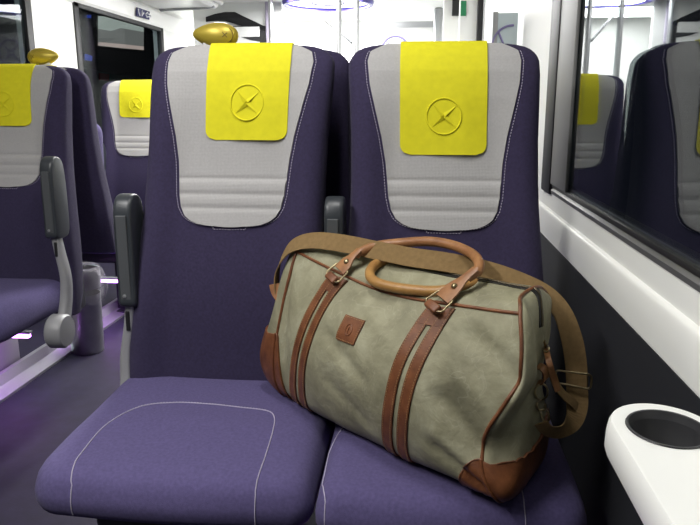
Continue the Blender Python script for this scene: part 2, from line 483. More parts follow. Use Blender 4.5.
def grab_handle(root, x, B, flip=False):
    "gold leaf-shaped handle on the seat's top corner; blunt lobe towards -x in the seat frame"
    TM = Matrix.Translation((x, .135, 1.311)) @ Matrix.Rotation(R(9 if flip else -9), 4, 'Y')
    if flip: TM = TM @ Matrix.Scale(-1, 4, (1, 0, 0))
    bm = bmesh.new(); rows = []
    L = .122
    prof = [(0, .001), (.02, .011), (.08, .0205), (.2, .029), (.35, .0335), (.5, .0335), (.65, .0295), (.8, .0225), (.9, .0155), (.96, .0105), (.99, .006), (1, .001)]
    for k, r in prof:
        px = -L/2+L*k
        rows.append([Vector((px, .021*r/.030*math.cos(a), r*math.sin(a)-.010*(k-.5))) for a in [2*PI*q/28 for q in range(28)]])
    V = grid(bm, rows, close_u=True); cap(bm, V[0]); cap(bm, V[-1])
    bmesh.ops.transform(bm, matrix=TM, verts=bm.verts)
    h = obj('grab_handle', bm, M['gold'], root, True, 60)
    for sgn in (-1, 1):                                # the cross mark on both faces and its curved groove
        e = bmesh.new()
        def F(dx, dz, n=False):
            lx = -.030+dx; r = interp((lx+L/2)/L, prof)
            yy = .021*r/.030*math.sqrt(max(0, 1-(dz/r)**2))+.0004
            return Vector((lx, sgn*yy, dz+.004))
        for a0 in (40, 130):
            a = R(a0); tube(e, [F(math.cos(a)*k*.0085, math.sin(a)*k*.0085) for k in (-1, -.3, .3, 1)], .0010, 5)
        tube(e, [F(.004-.024*math.cos(R(q)), .021*math.sin(R(q))) for q in range(-60, 61, 10)], .0011, 5)
        bmesh.ops.transform(e, matrix=TM, verts=e.verts)
        obj('handle_mark', e, M['golddark'], h, True)
    b = bmesh.new()
    bx(b, x-.030, x+.034, .118, .146, 1.262, 1.302, .006)
    obj('handle_bracket', b, M['bracket'], root, True)

def make_seat(loc, rz, label, group, skew=0, cxt=0, cxb=0, zb=1.045, arms=(), handle=None, cush=(-.308, .246, .07, .045), seam=True, emb=(0, 1.135), pedestal=True, folded=False, lift=0, army=.015, armz=0, hflip=False, beam=0):
    root = empty('train_seat', loc, label, 'seat', group, rz)
    B = Back(skew)
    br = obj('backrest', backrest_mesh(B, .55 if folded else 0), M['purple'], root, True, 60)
    hp = obj('headrest_panel', headrest_panel(B), M['grey'], root, True, 70)
    hp['label'] = 'light grey woven headrest panel'
    st = bmesh.new()                                   # thread round the panel
    for sg in (-1, 1):
        pts = []
        for z in levels(.8445, 1.262, .004):
            pts.append(B.at(sg*(interp(z, PAN)+.0062), -1, z, .0012))
        pts = [B.at(0, -1, .838, .0012)]+[B.at(sg*x, -1, .8385+.05*x*x, .0012) for x in (.02, .04)]+pts
        dashes(st, pts, .0042, .0026, .00085)
    obj('stitching', st, M['stitch'], br, True)
    cv = obj('headrest_cover', cover(B, cxt, cxb, zb), M['yellow'], root, True, 70)
    cv['label'] = 'yellow headrest cover with embossed ring and cross'
    e = bmesh.new()
    def fn(dx, dz, n=False):
        if n: return B.nrm((emb[0]+dx)/.22, -1, emb[1]+dz)
        x = emb[0]+dx; z = emb[1]+dz
        return B.at(x, -1, z, .0088+.0035*math.sin((x+.1)*34+z*9)*sm(1.25, zb, z)*sm(0, .1, abs(x)+.03)+.0004)
    emblem_on(e, fn, .0395)
    obj('embossed_emblem', e, M['yellow'], cv, True, 30)
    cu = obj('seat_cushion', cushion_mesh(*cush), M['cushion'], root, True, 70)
    if lift: cu.location.z = lift
    if folded: cu.rotation_euler.x = R(-86); cu.location = (0, -.475, .58)
    if seam:
        sb = bmesh.new(); x0, x1 = cush[0], cush[1]
        P = [(-.205, YF-.002, 0), (-.214, -.43, 0), (-.221, -.385, 0), (-.218, -.279, 0), (-.180, -.186, 0), (-.11, -.158, 0), (-.03, -.158, 0), (.044, -.168, 0), (.105, -.178, 0), (.128, -.205, 0), (.139, -.267, 0), (.143, -.36, 0), (.144, -.43, 0), (.144, YF-.008, 0)]
        tb_ = bmesh.new(); tb_.from_mesh(cu.data); bv = BVHTree.FromBMesh(tb_); tb_.free()
        line = catmull([Vector(p) for p in P], 12)
        def front_hit(x, z):
            h_ = bv.ray_cast(Vector((x, -.8, z)), Vector((0, 1, 0)))[0]; return h_+Vector((0, -.0008, 0))
        pts = [front_hit(line[0].x-.001, z) for z in (.378, .388, .398, .408, .418, .428, .436)]
        for p in line:
            h_ = bv.ray_cast(Vector((p.x, p.y, .8)), Vector((0, 0, -1)))[0]
            if h_ is not None and h_.z > .440: pts.append(h_+Vector((0, 0, .0008)))
        pts += [front_hit(line[-1].x+.001, z) for z in (.436, .428, .418, .408, .398, .388, .378)]
        tube(sb, pts, .0011, 6)
        dashes(sb, [p+Vector((0, -.0004, .0010)) for p in pts], .0045, .0025, .0009)
        obj('cushion_seam', sb, M['stitch'], cu, True)
    sh = bmesh.new()
    if not folded: bx(sh, -.20, .20, .09, .175, .36, .55, .014, 3)
    if beam: bx(sh, min(0, beam), max(0, beam), .03, .09, .58 if folded else .40, .64 if folded else .46, .01, 2)
    if not folded and not lift: bx(sh, -.20, .20, -.40, .10, .30+lift, .368+lift, .02, 3)
    obj('seat_shell', sh, M['shell'], root, True)
    if pedestal:
        pd = bmesh.new()
        bx(pd, -.03, .03, -.30, -.05, .0, .31, .012)
        bx(pd, -.07, .07, -.36, .02, .0, .02, .006)
        obj('pedestal', pd, M['shell'], root, True)
    for ax in arms: armrest(root, ax, army, armz)
    if handle is not None: grab_handle(root, handle, B, hflip)
    return root

g_near = 'pair of seats nearest the camera'
s1 = make_seat((-.428, 1.565, 0), 0, 'purple and grey seat by the aisle, empty cushion in full view', g_near, skew=-.050, cxt=.022, cxb=.028, zb=1.05, arms=(-.268, .236), emb=(.026, 1.137))
s2 = make_seat((.052, 1.565, 0), 0, 'purple and grey seat beside the window with a canvas bag on it', g_near, skew=.020, cxt=0, cxb=-.002, zb=1.018, emb=(.0, 1.106), cush=(-.228, .262, .045, .06, -.480))
g_b = 'seats backing onto the nearest pair'
s3 = make_seat((-.404, 1.99, 0), PI, 'purple seat turned away behind the empty aisle seat, gold handle on top', g_b, handle=.134, cush=(-.212, .246, .045, .045), seam=False)
s4 = make_seat((.034, 1.99, 0), PI, 'purple seat turned away behind the seat carrying the bag', g_b, cush=(-.246, .222, .045, .045), seam=False)
s5 = make_seat((.05, 3.31, 0), 0, 'seat seen only in the window reflection, far beyond the bag', None, seam=False)
g_l = 'seats across the aisle'
s6 = make_seat((-1.482, 2.315, 0), 0, 'purple and grey seat at the left edge, across the aisle', g_l, skew=0, cxt=.002, cxb=.0, zb=1.06, arms=(.262,), beam=-.85, army=-.12, armz=.042, cush=(-.236, .225, .045, .08), lift=.045, pedestal=False, seam=False)
s7 = make_seat((-1.468, 2.72, 0), PI, 'purple seat turned away, between two left-hand grey-fronted seats', g_l, beam=.87, handle=-.048, hflip=True, cush=(-.14, .23, .05, .05), seam=False, folded=True, pedestal=False)
s8 = make_seat((-1.640, 3.88, 0), 0, 'distant purple and grey seat below the dark window with the lit strip', g_l, zb=1.065, seam=False, arms=(-.20,), army=-.02)

# ------------------------------------------------------------------ holdall bag
O0 = Vector((-.275, 1.416, 0)); EA = Vector((.775, -.632, 0)); ED = Vector((.632, .775, 0))
ST = [0, .25, .5, .75, 1]
RING = {   # (along, depth, height) of the section corners: FB, F1, F2, FT, TF, ZIP, TB, BT, BM, BB, BO
 0: [(-.050, .018, .492), (-.048, .000, .575), (-.035, .015, .70), (-.030, .055, .815), (-.025, .085, .838), (-.020, .112, .842), (-.02, .142, .832), (-.02, .168, .79), (-.03, .175, .64), (-.035, .165, .50), (-.045, .09, .480)],
 .25: [(.10, .000, .485), (.10, -.030, .585), (.10, -.012, .70), (.10, .045, .795), (.10, .085, .815), (.10, .12, .826), (.10, .155, .818), (.10, .185, .78), (.10, .205, .64), (.10, .195, .492), (.10, .09, .479)],
 .5: [(.25, -.004, .483), (.25, -.040, .580), (.25, -.024, .69), (.25, .040, .778), (.25, .085, .798), (.25, .125, .815), (.25, .165, .806), (.25, .20, .77), (.25, .225, .64), (.25, .21, .490), (.25, .10, .479)],
 .75: [(.40, -.004, .482), (.40, -.038, .575), (.40, -.020, .69), (.40, .040, .785), (.40, .085, .805), (.40, .130, .815), (.40, .175, .806), (.40, .22, .77), (.40, .245, .64), (.40, .23, .488), (.40, .11, .479)],
 1: [(.545, .000, .482), (.514, -.012, .570), (.562, .010, .70), (.540, .045, .797), (.515, .085, .812), (.508, .135, .815), (.50, .185, .803), (.490, .220, .765), (.470, .225, .63), (.485, .228, .490), (.53, .12, .479)],
}
NT = 11
def cr(p0, p1, p2, p3, t): return .5*((2*p1)+(-p0+p2)*t+(2*p0-5*p1+4*p2-p3)*t*t+(-p0+3*p1-3*p2+p3)*t**3)
def ringpt(i, t):
    r = RING[ST[i]]; t %= NT; k = int(t); f = t-k
    P = [Vector(r[(k+j) % NT]) for j in (-1, 0, 1, 2)]
    return cr(*P, f)
def folds(a, t):
    "soft creases pressed into the canvas; a 0..1 along, t section parameter; returns outward offset"
    def ridge(a0, t0, a1, t1, w, h):
        dx, dy = a1-a0, (t1-t0)*.25
        px, py = a-a0, (t-t0)*.25
        L = math.hypot(dx, dy); u = (px*dx+py*dy)/L/L
        d = (px*dy-py*dx)/L
        e = max(0, 1-abs(u-.5)*2)
        return h*math.exp(-(d/w)**2)*sm(0, .45, e) if 0 < u < 1 else 0
    o = 0
    if t < 4.5:
        o += ridge(.80, 2.7, 1.06, 1.7, .030, -.013)
        o += ridge(.78, 2.1, 1.06, 1.15, .022, .007)
        o += ridge(.76, 1.7, 1.04, .80, .026, -.013)
        o += ridge(.76, 1.15, 1.02, .40, .022, .007)
        o += ridge(.76, .85, 1.0, .20, .016, -.008)
        o += ridge(.36, 2.9, .60, 2.1, .020, .006)
        o += ridge(.28, 2.0, .56, 1.3, .024, -.007)
        o += ridge(.30, 1.2, .58, .5, .025, -.005)
        o += ridge(.01, 2.8, .10, .8, .014, -.007)
    o += .0016*math.sin(a*17+t*1.3)*math.sin(t*1.9+a*7)
    return o
CAPL, CAPR = .058, .026
def Q(a, t, off=0, raw=False):
    "bag surface; a<0 and a>1 (down to -1 and up to 2) are the end panels"
    aa = min(1, max(0, a)); x = aa*4; i = min(3, int(x)); f = x-i
    P = [ringpt(min(4, max(0, i+j)), t) for j in (-1, 0, 1, 2)]
    p = cr(*P, f)
    if a < 0 or a > 1:
        k = min(1, (-a if a < 0 else a-1)); en = 0 if a < 0 else 4
        c = sum((Vector(v) for v in RING[ST[en]]), Vector())/NT
        sc = math.cos(k*PI/2)**.55; bl = math.sin(k*PI/2)**.9
        q = c+(p-c)*sc
        bulge = CAPR if a > 1 else CAPL
        low = 1+(.9 if a < 0 else .25)*sm(.72, .50, p.z)*sc
        q.x += (bulge if a > 1 else -bulge)*bl*low
        q.x += .006*math.sin(t*4+k*5)*bl*(1-k)
        p = q
    p = O0+EA*p.x+ED*p.y+Vector((0, 0, p.z))
    if raw: return p
    o = off
    fo = folds(aa, t % NT)
    if abs(a-.5) > .5: fo *= max(0, 1-(abs(a-.5)-.5)*3)
    o += fo
    return p+NQ(a, t)*o if o else p
def NQ(a, t):
    e = .01
    u = Q(a+e, t, raw=True)-Q(a-e, t, raw=True); v = Q(a, t+.03, raw=True)-Q(a, t-.03, raw=True)
    n = u.cross(v)
    return n.normalized() if n.length > 1e-12 else (EA if a > 1 else -EA)
def bag_patch(rows, off=.0022, skirt=.004):
    "raised patch: rows of (a, t)"
    bm = bmesh.new()
    top = [[Q(a, t, off) for a, t in r] for r in rows]
    V = grid(bm, top)
    rim = [V[0][j] for j in range(len(V[0]))]+[V[i][-1] for i in range(1, len(V))]+[V[-1][j] for j in range(len(V[0])-2, -1, -1)]+[V[i][0] for i in range(len(V)-2, 0, -1)]
    rp = list(rows[0])+[r[-1] for r in rows[1:]]+list(rows[-1][::-1][1:])+[r[0] for r in rows[::-1][1:-1]]
    low = [bm.verts.new(Q(a, t, off-skirt)) for a, t in rp]
    n = len(rim)
    for k in range(n):
        try: bm.faces.new((rim[k], rim[(k+1) % n], low[(k+1) % n], low[k]))
        except ValueError: pass
    return bm
bag = empty('holdall_bag', (-.02, 1.30, .478), 'olive waxed canvas holdall with brown leather straps, lying across the near seats', 'bag')
bpy.context.view_layer.update()
BI = Matrix.Translation((.02, -1.30, -.478))
def bobj(name, bm, m, parent=None, smooth=True, sangle=60):
    bmesh.ops.transform(bm, matrix=BI, verts=bm.verts)
    return obj(name, bm, m, parent or bag, smooth, sangle)
bm = bmesh.new(); rows = []
As = [-1+.0]+[-.97+.97*k/12 for k in range(12)]+[k/56 for k in range(57)]+[1+.97*(k+1)/14 for k in range(14)]+[2]
As = [-.999]+As[1:-1]+[1.999]
for a in As: rows.append([Q(a, t*NT/110) for t in range(110)])
V = grid(bm, rows, close_u=True); cap(bm, V[0]); cap(bm, V[-1])
body = bobj('bag_body', bm, M['canvas'], sangle=None)
# piping round the front panel and the end panels
pp = bmesh.new()
for a0 in (0, 1): tube(pp, [Q(a0, t*NT/110, .0012) for t in range(110)], .0034, 8, closed=True)
tube(pp, [Q(k/60, 3.0, .0010) for k in range(61)], .0032, 8)
tube(pp, [Q(k/60, 7.0, .0010) for k in range(61)], .0032, 8)
bobj('piping', pp, M['leather'])
# zip along the top and down the right end
z = bmesh.new(); zl = [-.25+k*.025 for k in range(11)][:10]+[k/50 for k in range(51)]+[1+.03*k for k in range(1, 26)]
rows = [[(a, 5-.26), (a, 5), (a, 5+.26)] for a in zl]
zb_ = bag_patch(rows, .0015, .004)
zo = bobj('zip_tape', zb_, M['zip'])
z.free(); z = bmesh.new(); tube(z, [Q(a, 5, .0022) for a in zl], .0022, 6); bobj('zip_teeth', z, M['zipteeth'], zo)
# leather straps, each two bands with a slot, joined at the top
def strap(a_top, a_bot, w_a, name='leather_strap'):
    def ac(t): 
        u = (3.0-t)/3.2; return a_top+(a_bot-a_top)*(1-(1-u)**1.5 if u < 1 else 1)
    ts = [2.88-k*(3.3)/44 for k in range(45)]
    root = None
    L = bag_patch([[(ac(t)-w_a/2, t), (ac(t)-w_a*.3, t), (ac(t)-w_a*.10, t)] for t in ts], .0032)
    Rr = bag_patch([[(ac(t)+w_a*.10, t), (ac(t)+w_a*.3, t), (ac(t)+w_a/2, t)] for t in ts], .0032)
    tp = bag_patch([[(ac(t)+w_a*(j/6-.5)*1.0, t) for j in range(7)] for t in (2.90, 2.80, 2.70, 2.62, 2.55)], .0037)
    for b2 in (Rr, tp):
        me = bpy.data.meshes.new('tmp'); b2.to_mesh(me); b2.free(); L.from_mesh(me); bpy.data.meshes.remove(me)
    o = bobj(name, L, M['leather'])
    sb = bmesh.new()
    for k in (-.45, -.15, .15, .45):
        dashes(sb, [Q(ac(t)+w_a*k, t, .0036) for t in ts], .0030, .0022, .00065, 4)
    bobj('strap_stitching', sb, M['thread'], o)
    return ac
acL = strap(.295, .150, .086)
acR = strap(.735, .635, .098)
# leather corner patches on the bottom corners
def corner(a0, name, ra=.135, rt=.80, ze=.575, zs=.545):
    sg = 1 if a0 == 1 else -1
    out = []
    for i in range(17):                                # front quarter
        r = []
        for k in range(25):
            u = -1+k/24
            top = rt*math.sqrt(max(0, 1-u*u)); t = -.9+(top+.9)*i/16
            r.append((a0+sg*u*ra, t))
        out.append(r)
    b = bag_patch(out, .0045)
    def zlim(t, k):                                    # upper limit of the leather on the end panel
        q = Q(a0+sg*k, t, raw=True); d = (q-O0).dot(ED)
        return q.z <= zs+(ze-zs)*min(1, d/.2)
    rows2 = []
    for i in range(41):
        t = rt-.02-(rt+2.3)*i/40; kk = 0
        while kk < .93 and zlim(t, kk+.02): kk += .02
        rows2.append([(a0+sg*max(kk, .01)*q/14, t) for q in range(15)])
    b2 = bag_patch(rows2, .0045)
    me = bpy.data.meshes.new('tmp'); b2.to_mesh(me); b2.free(); b.from_mesh(me); bpy.data.meshes.remove(me)
    o = bobj(name, b, M['leather'])
    s = bmesh.new(); tube(s, [Q(a, t, .0045) for a, t in out[-1]], .0014, 6); tube(s, [Q(r_[-1][0], r_[-1][1], .0045) for r_ in rows2[2:]], .0014, 6)
    tube(s, [Q(a0, -.9+(rt+.9)*i/20, .0055) for i in range(21)], .0030, 8); bobj('corner_stitching', s, M['leather'], o)
corner(1, 'leather_corner'); corner(0, 'leather_corner', .08, 1.5, .64, .625)
# leather patch with an embossed oval figure on the front panel
pa, pt = .425, 2.12
rows = [[(pa+(i/8-.5)*.086+(j/8-.5)*.014, pt+(j/8-.5)*.46+(i/8-.5)*.03) for i in range(9)] for j in range(9)]
lp = bobj('leather_patch', bag_patch(rows, .0030), M['leather'])
e = bmesh.new()
tube(e, [Q(pa+.013*math.cos(q), pt+.10*math.sin(q), .0032) for q in [2*PI*k/20 for k in range(20)]], .0012, 6, closed=True)
tube(e, [Q(pa+.004+.010*math.cos(q)*(1-q/9), pt-.02+.07*math.sin(q), .0034) for q in [5.2*k/16 for k in range(17)]], .0011, 6)
bobj('embossed_figure', e, M['leather'], lp)
e = bmesh.new(); per = rows[0]+[r[-1] for r in rows[1:]]+rows[-1][::-1][1:]+[r[0] for r in rows[::-1][1:]]
cx_ = sum(a for a, t in per)/len(per); ct_ = sum(t for a, t in per)/len(per)
dashes(e, [Q(cx_+(a-cx_)*.90, ct_+(t-ct_)*.90, .0032) for a, t in per], .0025, .0020, .0006, 4)
bobj('patch_stitching', e, M['thread'], lp)
# rings, tabs with rivets, rolled handles
def ring_tab(ctr, tip, nrm, wide, parent_handle):
    "square ring at the strap top, leather tab narrowing to the handle"
    d = (tip-ctr); L = d.length; d.normalize(); w = nrm.cross(d).normalized(); n = d.cross(w).normalized()
    if n.dot(nrm) < 0: n = -n
    b = bmesh.new(); rows = []
    tab = [(.0, wide*.46), (.12, wide*.48), (.3, wide*.46), (.45, wide*.38), (.6, wide*.26), (.78, wide*.21), (1.0, wide*.20)]
    for k, h in tab:
        c = ctr+d*L*k+n*(.002+.006*math.sin(k*PI*.5))
        rows.append([c+w*h*x+n*q for x, q in ((-1, -.0018), (-.5, -.002), (.5, -.002), (1, -.0018), (1, .0018), (.5, .0028), (-.5, .0028), (-1, .0018))])
    V = grid(b, rows, close_u=True); cap(b, V[0]); cap(b, V[-1])
    o = bobj('handle_tab', b, M['tab'])
    rv = bmesh.new(); lathe(rv, [(0, .0045), (.003, .004), (.0055, .002), (.006, 0), (.006, -.002)], 16)
    rot = Vector((0, 0, 1)).rotation_difference(n).to_matrix().to_4x4()
    bmesh.ops.transform(rv, matrix=Matrix.Translation(ctr+d*L*.38+n*.0085) @ rot, verts=rv.verts)
    bobj('rivet', rv, M['brass'], o)
    rg = bmesh.new()
    c0 = ctr-d*.004+n*.003
    q = [(-.5, -.55), (.5, -.55), (.56, 0), (.42, .42), (-.42, .42), (-.56, 0)]
    tube(rg, catmull([c0+w*wide*x*1.05+d*y*.034 for x, y in q], 5, closed=True), .0019, 8, closed=True)
    bobj('square_ring', rg, M['brass'])
    lp2 = bmesh.new()                              # leather loop holding the ring to the strap
    c1 = c0-d*.018
    bx(lp2, -wide*.44, wide*.44, -.009, .009, -.0055, .0055, .004, 3)
    mx = Matrix((( w.x, d.x, n.x, c1.x), (w.y, d.y, n.y, c1.y), (w.z, d.z, n.z, c1.z), (0, 0, 0, 1)))
    bmesh.ops.transform(lp2, matrix=mx, verts=lp2.verts)
    bobj('ring_loop', lp2, M['leather'])
cL = Q(acL(2.95), 3.02, .010); cRr = Q(acR(2.95), 3.02, .010)
tipL = at(361, 252, Y=1.385); tipR = at(477, 272, Y=1.225)
ring_tab(cL, tipL, NQ(.31, 3.0), .036, None)
ring_tab(cRr, tipR, NQ(.74, 3.0), .038, None)
h = bmesh.new()
pts = [tipL+(cL-tipL)*.25, tipL, at(376, 246, Y=1.40), at(400, 243, Y=1.395), at(430, 241.5, Y=1.365), at(455, 246, Y=1.33), at(472, 254, Y=1.29), at(479, 263, Y=1.25), tipR, tipR+(cRr-tipR)*.25]
tube(h, catmull(pts, 8), lambda k: .0098 if .1 < k < .9 else .0070, 12)
bobj('front_handle', h, M['tab'])
h = bmesh.new()
pts = [Q(.30, 6.6, -.002), Q(.27, 6.2, .012), at(396, 259, Y=1.42), at(378, 263, Y=1.375), at(370, 272, Y=1.335), at(374, 281, Y=1.30), at(392, 287, Y=1.272), at(425, 291, Y=1.24), at(448, 290, Y=1.225), at(470, 285, Y=1.245), at(490, 282, Y=1.30), Q(.80, 6.4, .010), Q(.80, 6.8, 0)]
tube(h, catmull(pts, 8), .0102, 12)
bobj('rear_handle', h, M['tan'])

# shoulder strap of webbing
sp = [at(277, 293, Y=1.50), at(277, 275, Y=1.505), at(281, 260, Y=1.50), at(292, 246, Y=1.485), at(312, 240.5, Y=1.455), at(340, 243, Y=1.42), at(375, 250, Y=1.385), at(410, 257, Y=1.35), at(445, 262, Y=1.315), at(480, 269, Y=1.295), at(515, 280, Y=1.275), at(545, 294, Y=1.26), at(562, 312, Y=1.25), at(572, 340, Y=1.245), at(576, 365, Y=1.24), at(577, 388, Y=1.225), at(577, 406, Y=1.205), at(573, 421, Y=1.180), at(562, 431, Y=1.150), at(549, 431, Y=1.125), at(541, 423, Y=1.115)]
Wd = [(0, .9, .3), (.1, .9, .3), (.1, .8, .5), (.15, .7, .7), (.15, .62, .75), (.12, .60, .78), (.1, .58, .80), (.1, .58, .8), (.1, .58, .8), (.15, .6, .8), (.3, .6, .7), (.6, .55, .45), (.85, .5, .2), (.98, .2, .1), (1, .1, .05), (1, .15, .02), (1, .15, -.10), (.85, .25, -.5), (.3, .4, -.85), (-.15, .4, -.9), (-.4, .4, -.8)]
P = catmull(sp, 6); W = [w.normalized() for w in catmull([Vector(w) for w in Wd], 6)]
b = bmesh.new(); ribbon(b, P, W, lambda k: .040-.016*sm(.78, .95, k), .0022); so = bobj('shoulder_strap', b, M['webbing'], sangle=40)
lp = [at(552, 372, Y=1.215), at(556, 384, Y=1.20), at(564, 395, Y=1.195), at(575, 405, Y=1.20), at(583, 416, Y=1.215)]
b = bmesh.new(); P = catmull(lp, 6); ribbon(b, P, [Vector((.5, .8, .35))]*len(P), .018, .0022); bobj('strap_tail', b, M['webbing'], so, sangle=40)
bu = bmesh.new()
q = [at(x, y, Y=1.216) for x, y in ((557, 371), (566, 371.5), (578, 373), (590, 375), (591.5, 382), (589, 388.5), (578, 387), (566, 384.5), (556, 382.5), (555, 377))]
tube(bu, catmull(q, 4, closed=True), .0021, 8, closed=True)
tube(bu, [at(587.5, 374.7, Y=1.216), at(587.5, 387.5, Y=1.216)], .0013, 6)
bobj('slider_buckle', bu, M['brass'], so)
# hook, rings and little leather loop at the right end
tb_ = bmesh.new(); tb_.from_mesh(body.data); bmesh.ops.transform(tb_, matrix=BI.inverted(), verts=tb_.verts); BBV = BVHTree.FromBMesh(tb_); tb_.free()
def onbag(x, y, off=.008, Y=1.15):
    e_ = Vector((0, 0, EYE)); p = at(x, y, Y=Y); d = (p-e_).normalized()
    h_ = BBV.ray_cast(e_, d)[0]
    if h_ is None or (h_-e_).length > (p-e_).length+.06: return p
    return h_-d*off
k1 = bmesh.new()
q = [(542, 384), (547, 388), (547, 396), (541, 400), (536, 396), (536, 388)]
tube(k1, catmull([onbag(x, y, .007) for x, y in q], 5, closed=True), .0019, 8, closed=True)
tube(k1, catmull([onbag(x, y, .008) for x, y in ((541, 400), (537, 404), (539, 410), (545, 409), (545, 404))], 5), .0022, 8)
tube(k1, catmull([onbag(x, y, .010) for x, y in ((543, 409), (541, 414), (545, 423), (549, 420), (548, 412))], 5, closed=True), .0018, 8, closed=True)
bobj('swivel_hook', k1, M['brass'])
k2 = bmesh.new()
P = [onbag(x, y, .005) for x, y in ((538, 366), (543, 368), (546, 374), (544, 381), (538, 383))]
ribbon(k2, catmull(P, 5), [Vector((.6, .6, .5))]*21, .014, .003); bobj('hook_tab', k2, M['tab'])
k3 = bmesh.new()
P = [onbag(x, y, .010) for x, y in ((546, 349), (549, 362), (553, 376), (558, 391))]
ribbon(k3, catmull(P, 5), [Vector((.95, .1, .2))]*16, .0105, .003); zp = bobj('zip_pull', k3, M['tab'])
k4 = bmesh.new(); tube(k4, [onbag(544, 341, .002), onbag(546, 347, .008)], .0026, 6)
tube(k4, catmull([onbag(x, y, .008) for x, y in ((546, 345), (549, 348), (547, 352), (543, 349))], 4, closed=True), .0014, 6, closed=True)
bobj('zip_slider', k4, M['brass'], zp)
k5 = bmesh.new()
P = [at(x, y, Y=Y) for x, y, Y in ((274, 284, 1.49), (276, 292, 1.485), (281, 299, 1.480))]
ribbon(k5, catmull(P, 4), [Vector((.8, .2, .3))]*9, .022, .004); bobj('strap_end_tab', k5, M['tab'])

# ------------------------------------------------------------------ room shell
def struct(name, bm, m, parent=None, smooth=False):
    o = obj(name, bm, m, parent, smooth)
    if parent is None: o['kind'] = 'structure'
    return o
XR, XG, XL = .37, .388, -2.40
YB, YE, ZC = -1.4, 8.6, 2.12
b = bmesh.new(); bx(b, -2.6, .6, YB, YE, -.05, 0); struct('floor', b, M['floor'])
b = bmesh.new(); bx(b, -2.6, .6, YB, YE, ZC, ZC+.05); struct('ceiling', b, M['ceil'])
# right wall: dark lower panel, white sill, white panel beyond the window
b = bmesh.new(); bx(b, XR, XR+.08, YB, YE, 0, .757); struct('wall_right', b, M['wallpanel'])
def prism(bm, prof, y0, y1):
    "profile in (x, z), extruded along the carriage"
    A = [bm.verts.new((x, y0, z)) for x, z in prof]; B_ = [bm.verts.new((x, y1, z)) for x, z in prof]
    n = len(prof); cap(bm, A); cap(bm, B_[::-1])
    for i in range(n): bm.faces.new((A[i], A[(i+1) % n], B_[(i+1) % n], B_[i]))
b = bmesh.new()
arc = [(.3725, .759), (.3695, .762), (.3690, .79), (.3700, .822)]
arc += [(.3715+.012*(1-math.cos(R(q))), .828+.012*math.sin(R(q))) for q in (0, 20, 40, 60, 80)]
prism(b, [(.45, .757), (.3725, .757)]+arc+[(XG-.004, .889), (.45, .891)], YB, YE); struct('trim_1', b, M['white'], smooth=True)
YW = 2.12                                             # far edge of the near window
b = bmesh.new(); bx(b, XG-.006, XG+.08, YW+.03, YE, .868, ZC); struct('wall_right_upper', b, M['whitematt'])
b = bmesh.new(); bx(b, XG-.006, XG+.08, YB, YW+.031, 1.82, ZC); struct('trim_2', b, M['whitematt'])
# near window
w = bmesh.new()
prism(w, [(XG-.006, .884), (XG-.008, .894), (XG-.004, .899), (XG-.002, .905), (XG+.03, .905), (XG+.03, .884)], YB, YW+.03)
wo = struct('window_1', w, M['rubbergrey'], smooth=True)
w = bmesh.new()
bx(w, XG-.014, XG+.03, YW-.085, YW+.045, .880, 1.84, .006)
bx(w, XG-.012, XG+.03, YB, YW+.03, 1.79, 1.83, .004)
bx(w, XG-.0055, XG+.03, YB, YW, .902, .912, .001)
obj('window_gasket', w, M['rubber'], wo, True)
w = bmesh.new(); bx(w, XG-.010, XG-.001, 1.83, YW-.08, .911, 1.79, .003)
obj('window_track', w, M['rubberpale'], wo, True)
w = bmesh.new()
bx(w, XG+.0005, XG+.03, YB, YW-.014, .911, .917, .001)
obj('window_seal', w, M['rubbergrey'], wo)
w = bmesh.new(); bx(w, XG, XG+.006, YB, YW-.01, .90, 1.80); obj('window_pane', w, M['glass'], wo)
# left wall
b = bmesh.new(); bx(b, XL-.08, XL, YB, YE, 0, .86); struct('wall_left', b, M['wallpanel'])
b = bmesh.new()
bx(b, XL-.08, XL+.02, YB, YE, .84, .90, .008)
struct('trim_3', b, M['white'])
b = bmesh.new()
bx(b, XL-.08, XL, 4.24, 4.84, .90, ZC); struct('wall_left_pillar', b, M['whitematt'])
b = bmesh.new()
bx(b, XL-.08, XL, 6.50, YE, .90, ZC); struct('wall_left_far', b, M['whitematt'])
b = bmesh.new()                                       # cornice above the left windows
prism(b, [(XL-.08, 1.825), (XL+.005, 1.825), (XL+.03, 1.85), (XL+.05, 1.96), (XL+.02, 2.0), (XL+.02, ZC), (XL-.08, ZC)], YB, YE)
struct('trim_4', b, M['white'], smooth=False)
def left_window(n, y0, y1):
    w = bmesh.new()
    bx(w, XL-.03, XL+.012, y0, y0+.07, .88, 1.84, .006); bx(w, XL-.03, XL+.012, y1-.07, y1, .88, 1.84, .006)
    bx(w, XL-.03, XL+.012, y0, y1, 1.80, 1.84, .006); bx(w, XL-.03, XL+.012, y0, y1, .88, .92, .006)
    wo = struct('window_%d' % n, w, M['rubber'], smooth=True)
    p = bmesh.new(); bx(p, XL-.012, XL-.006, y0+.05, y1-.05, .90, 1.82); obj('window_pane', p, M['glassleft'], wo)
    return wo
left_window(2, 1.9, 4.27); left_window(3, 4.82, 6.53); left_window(4, -1.3, 1.7)
b = bmesh.new(); bx(b, XL-.08, XL, 1.65, 1.95, .90, 1.84); struct('wall_left_post', b, M['whitematt'])
# ends
b = bmesh.new(); bx(b, -2.6, .6, YE, YE+.05, 0, ZC); struct('wall_far', b, M['whitematt'])
b = bmesh.new(); bx(b, -2.6, .6, YB-.05, YB, 0, ZC); struct('wall_near', b, M['coachbody'])

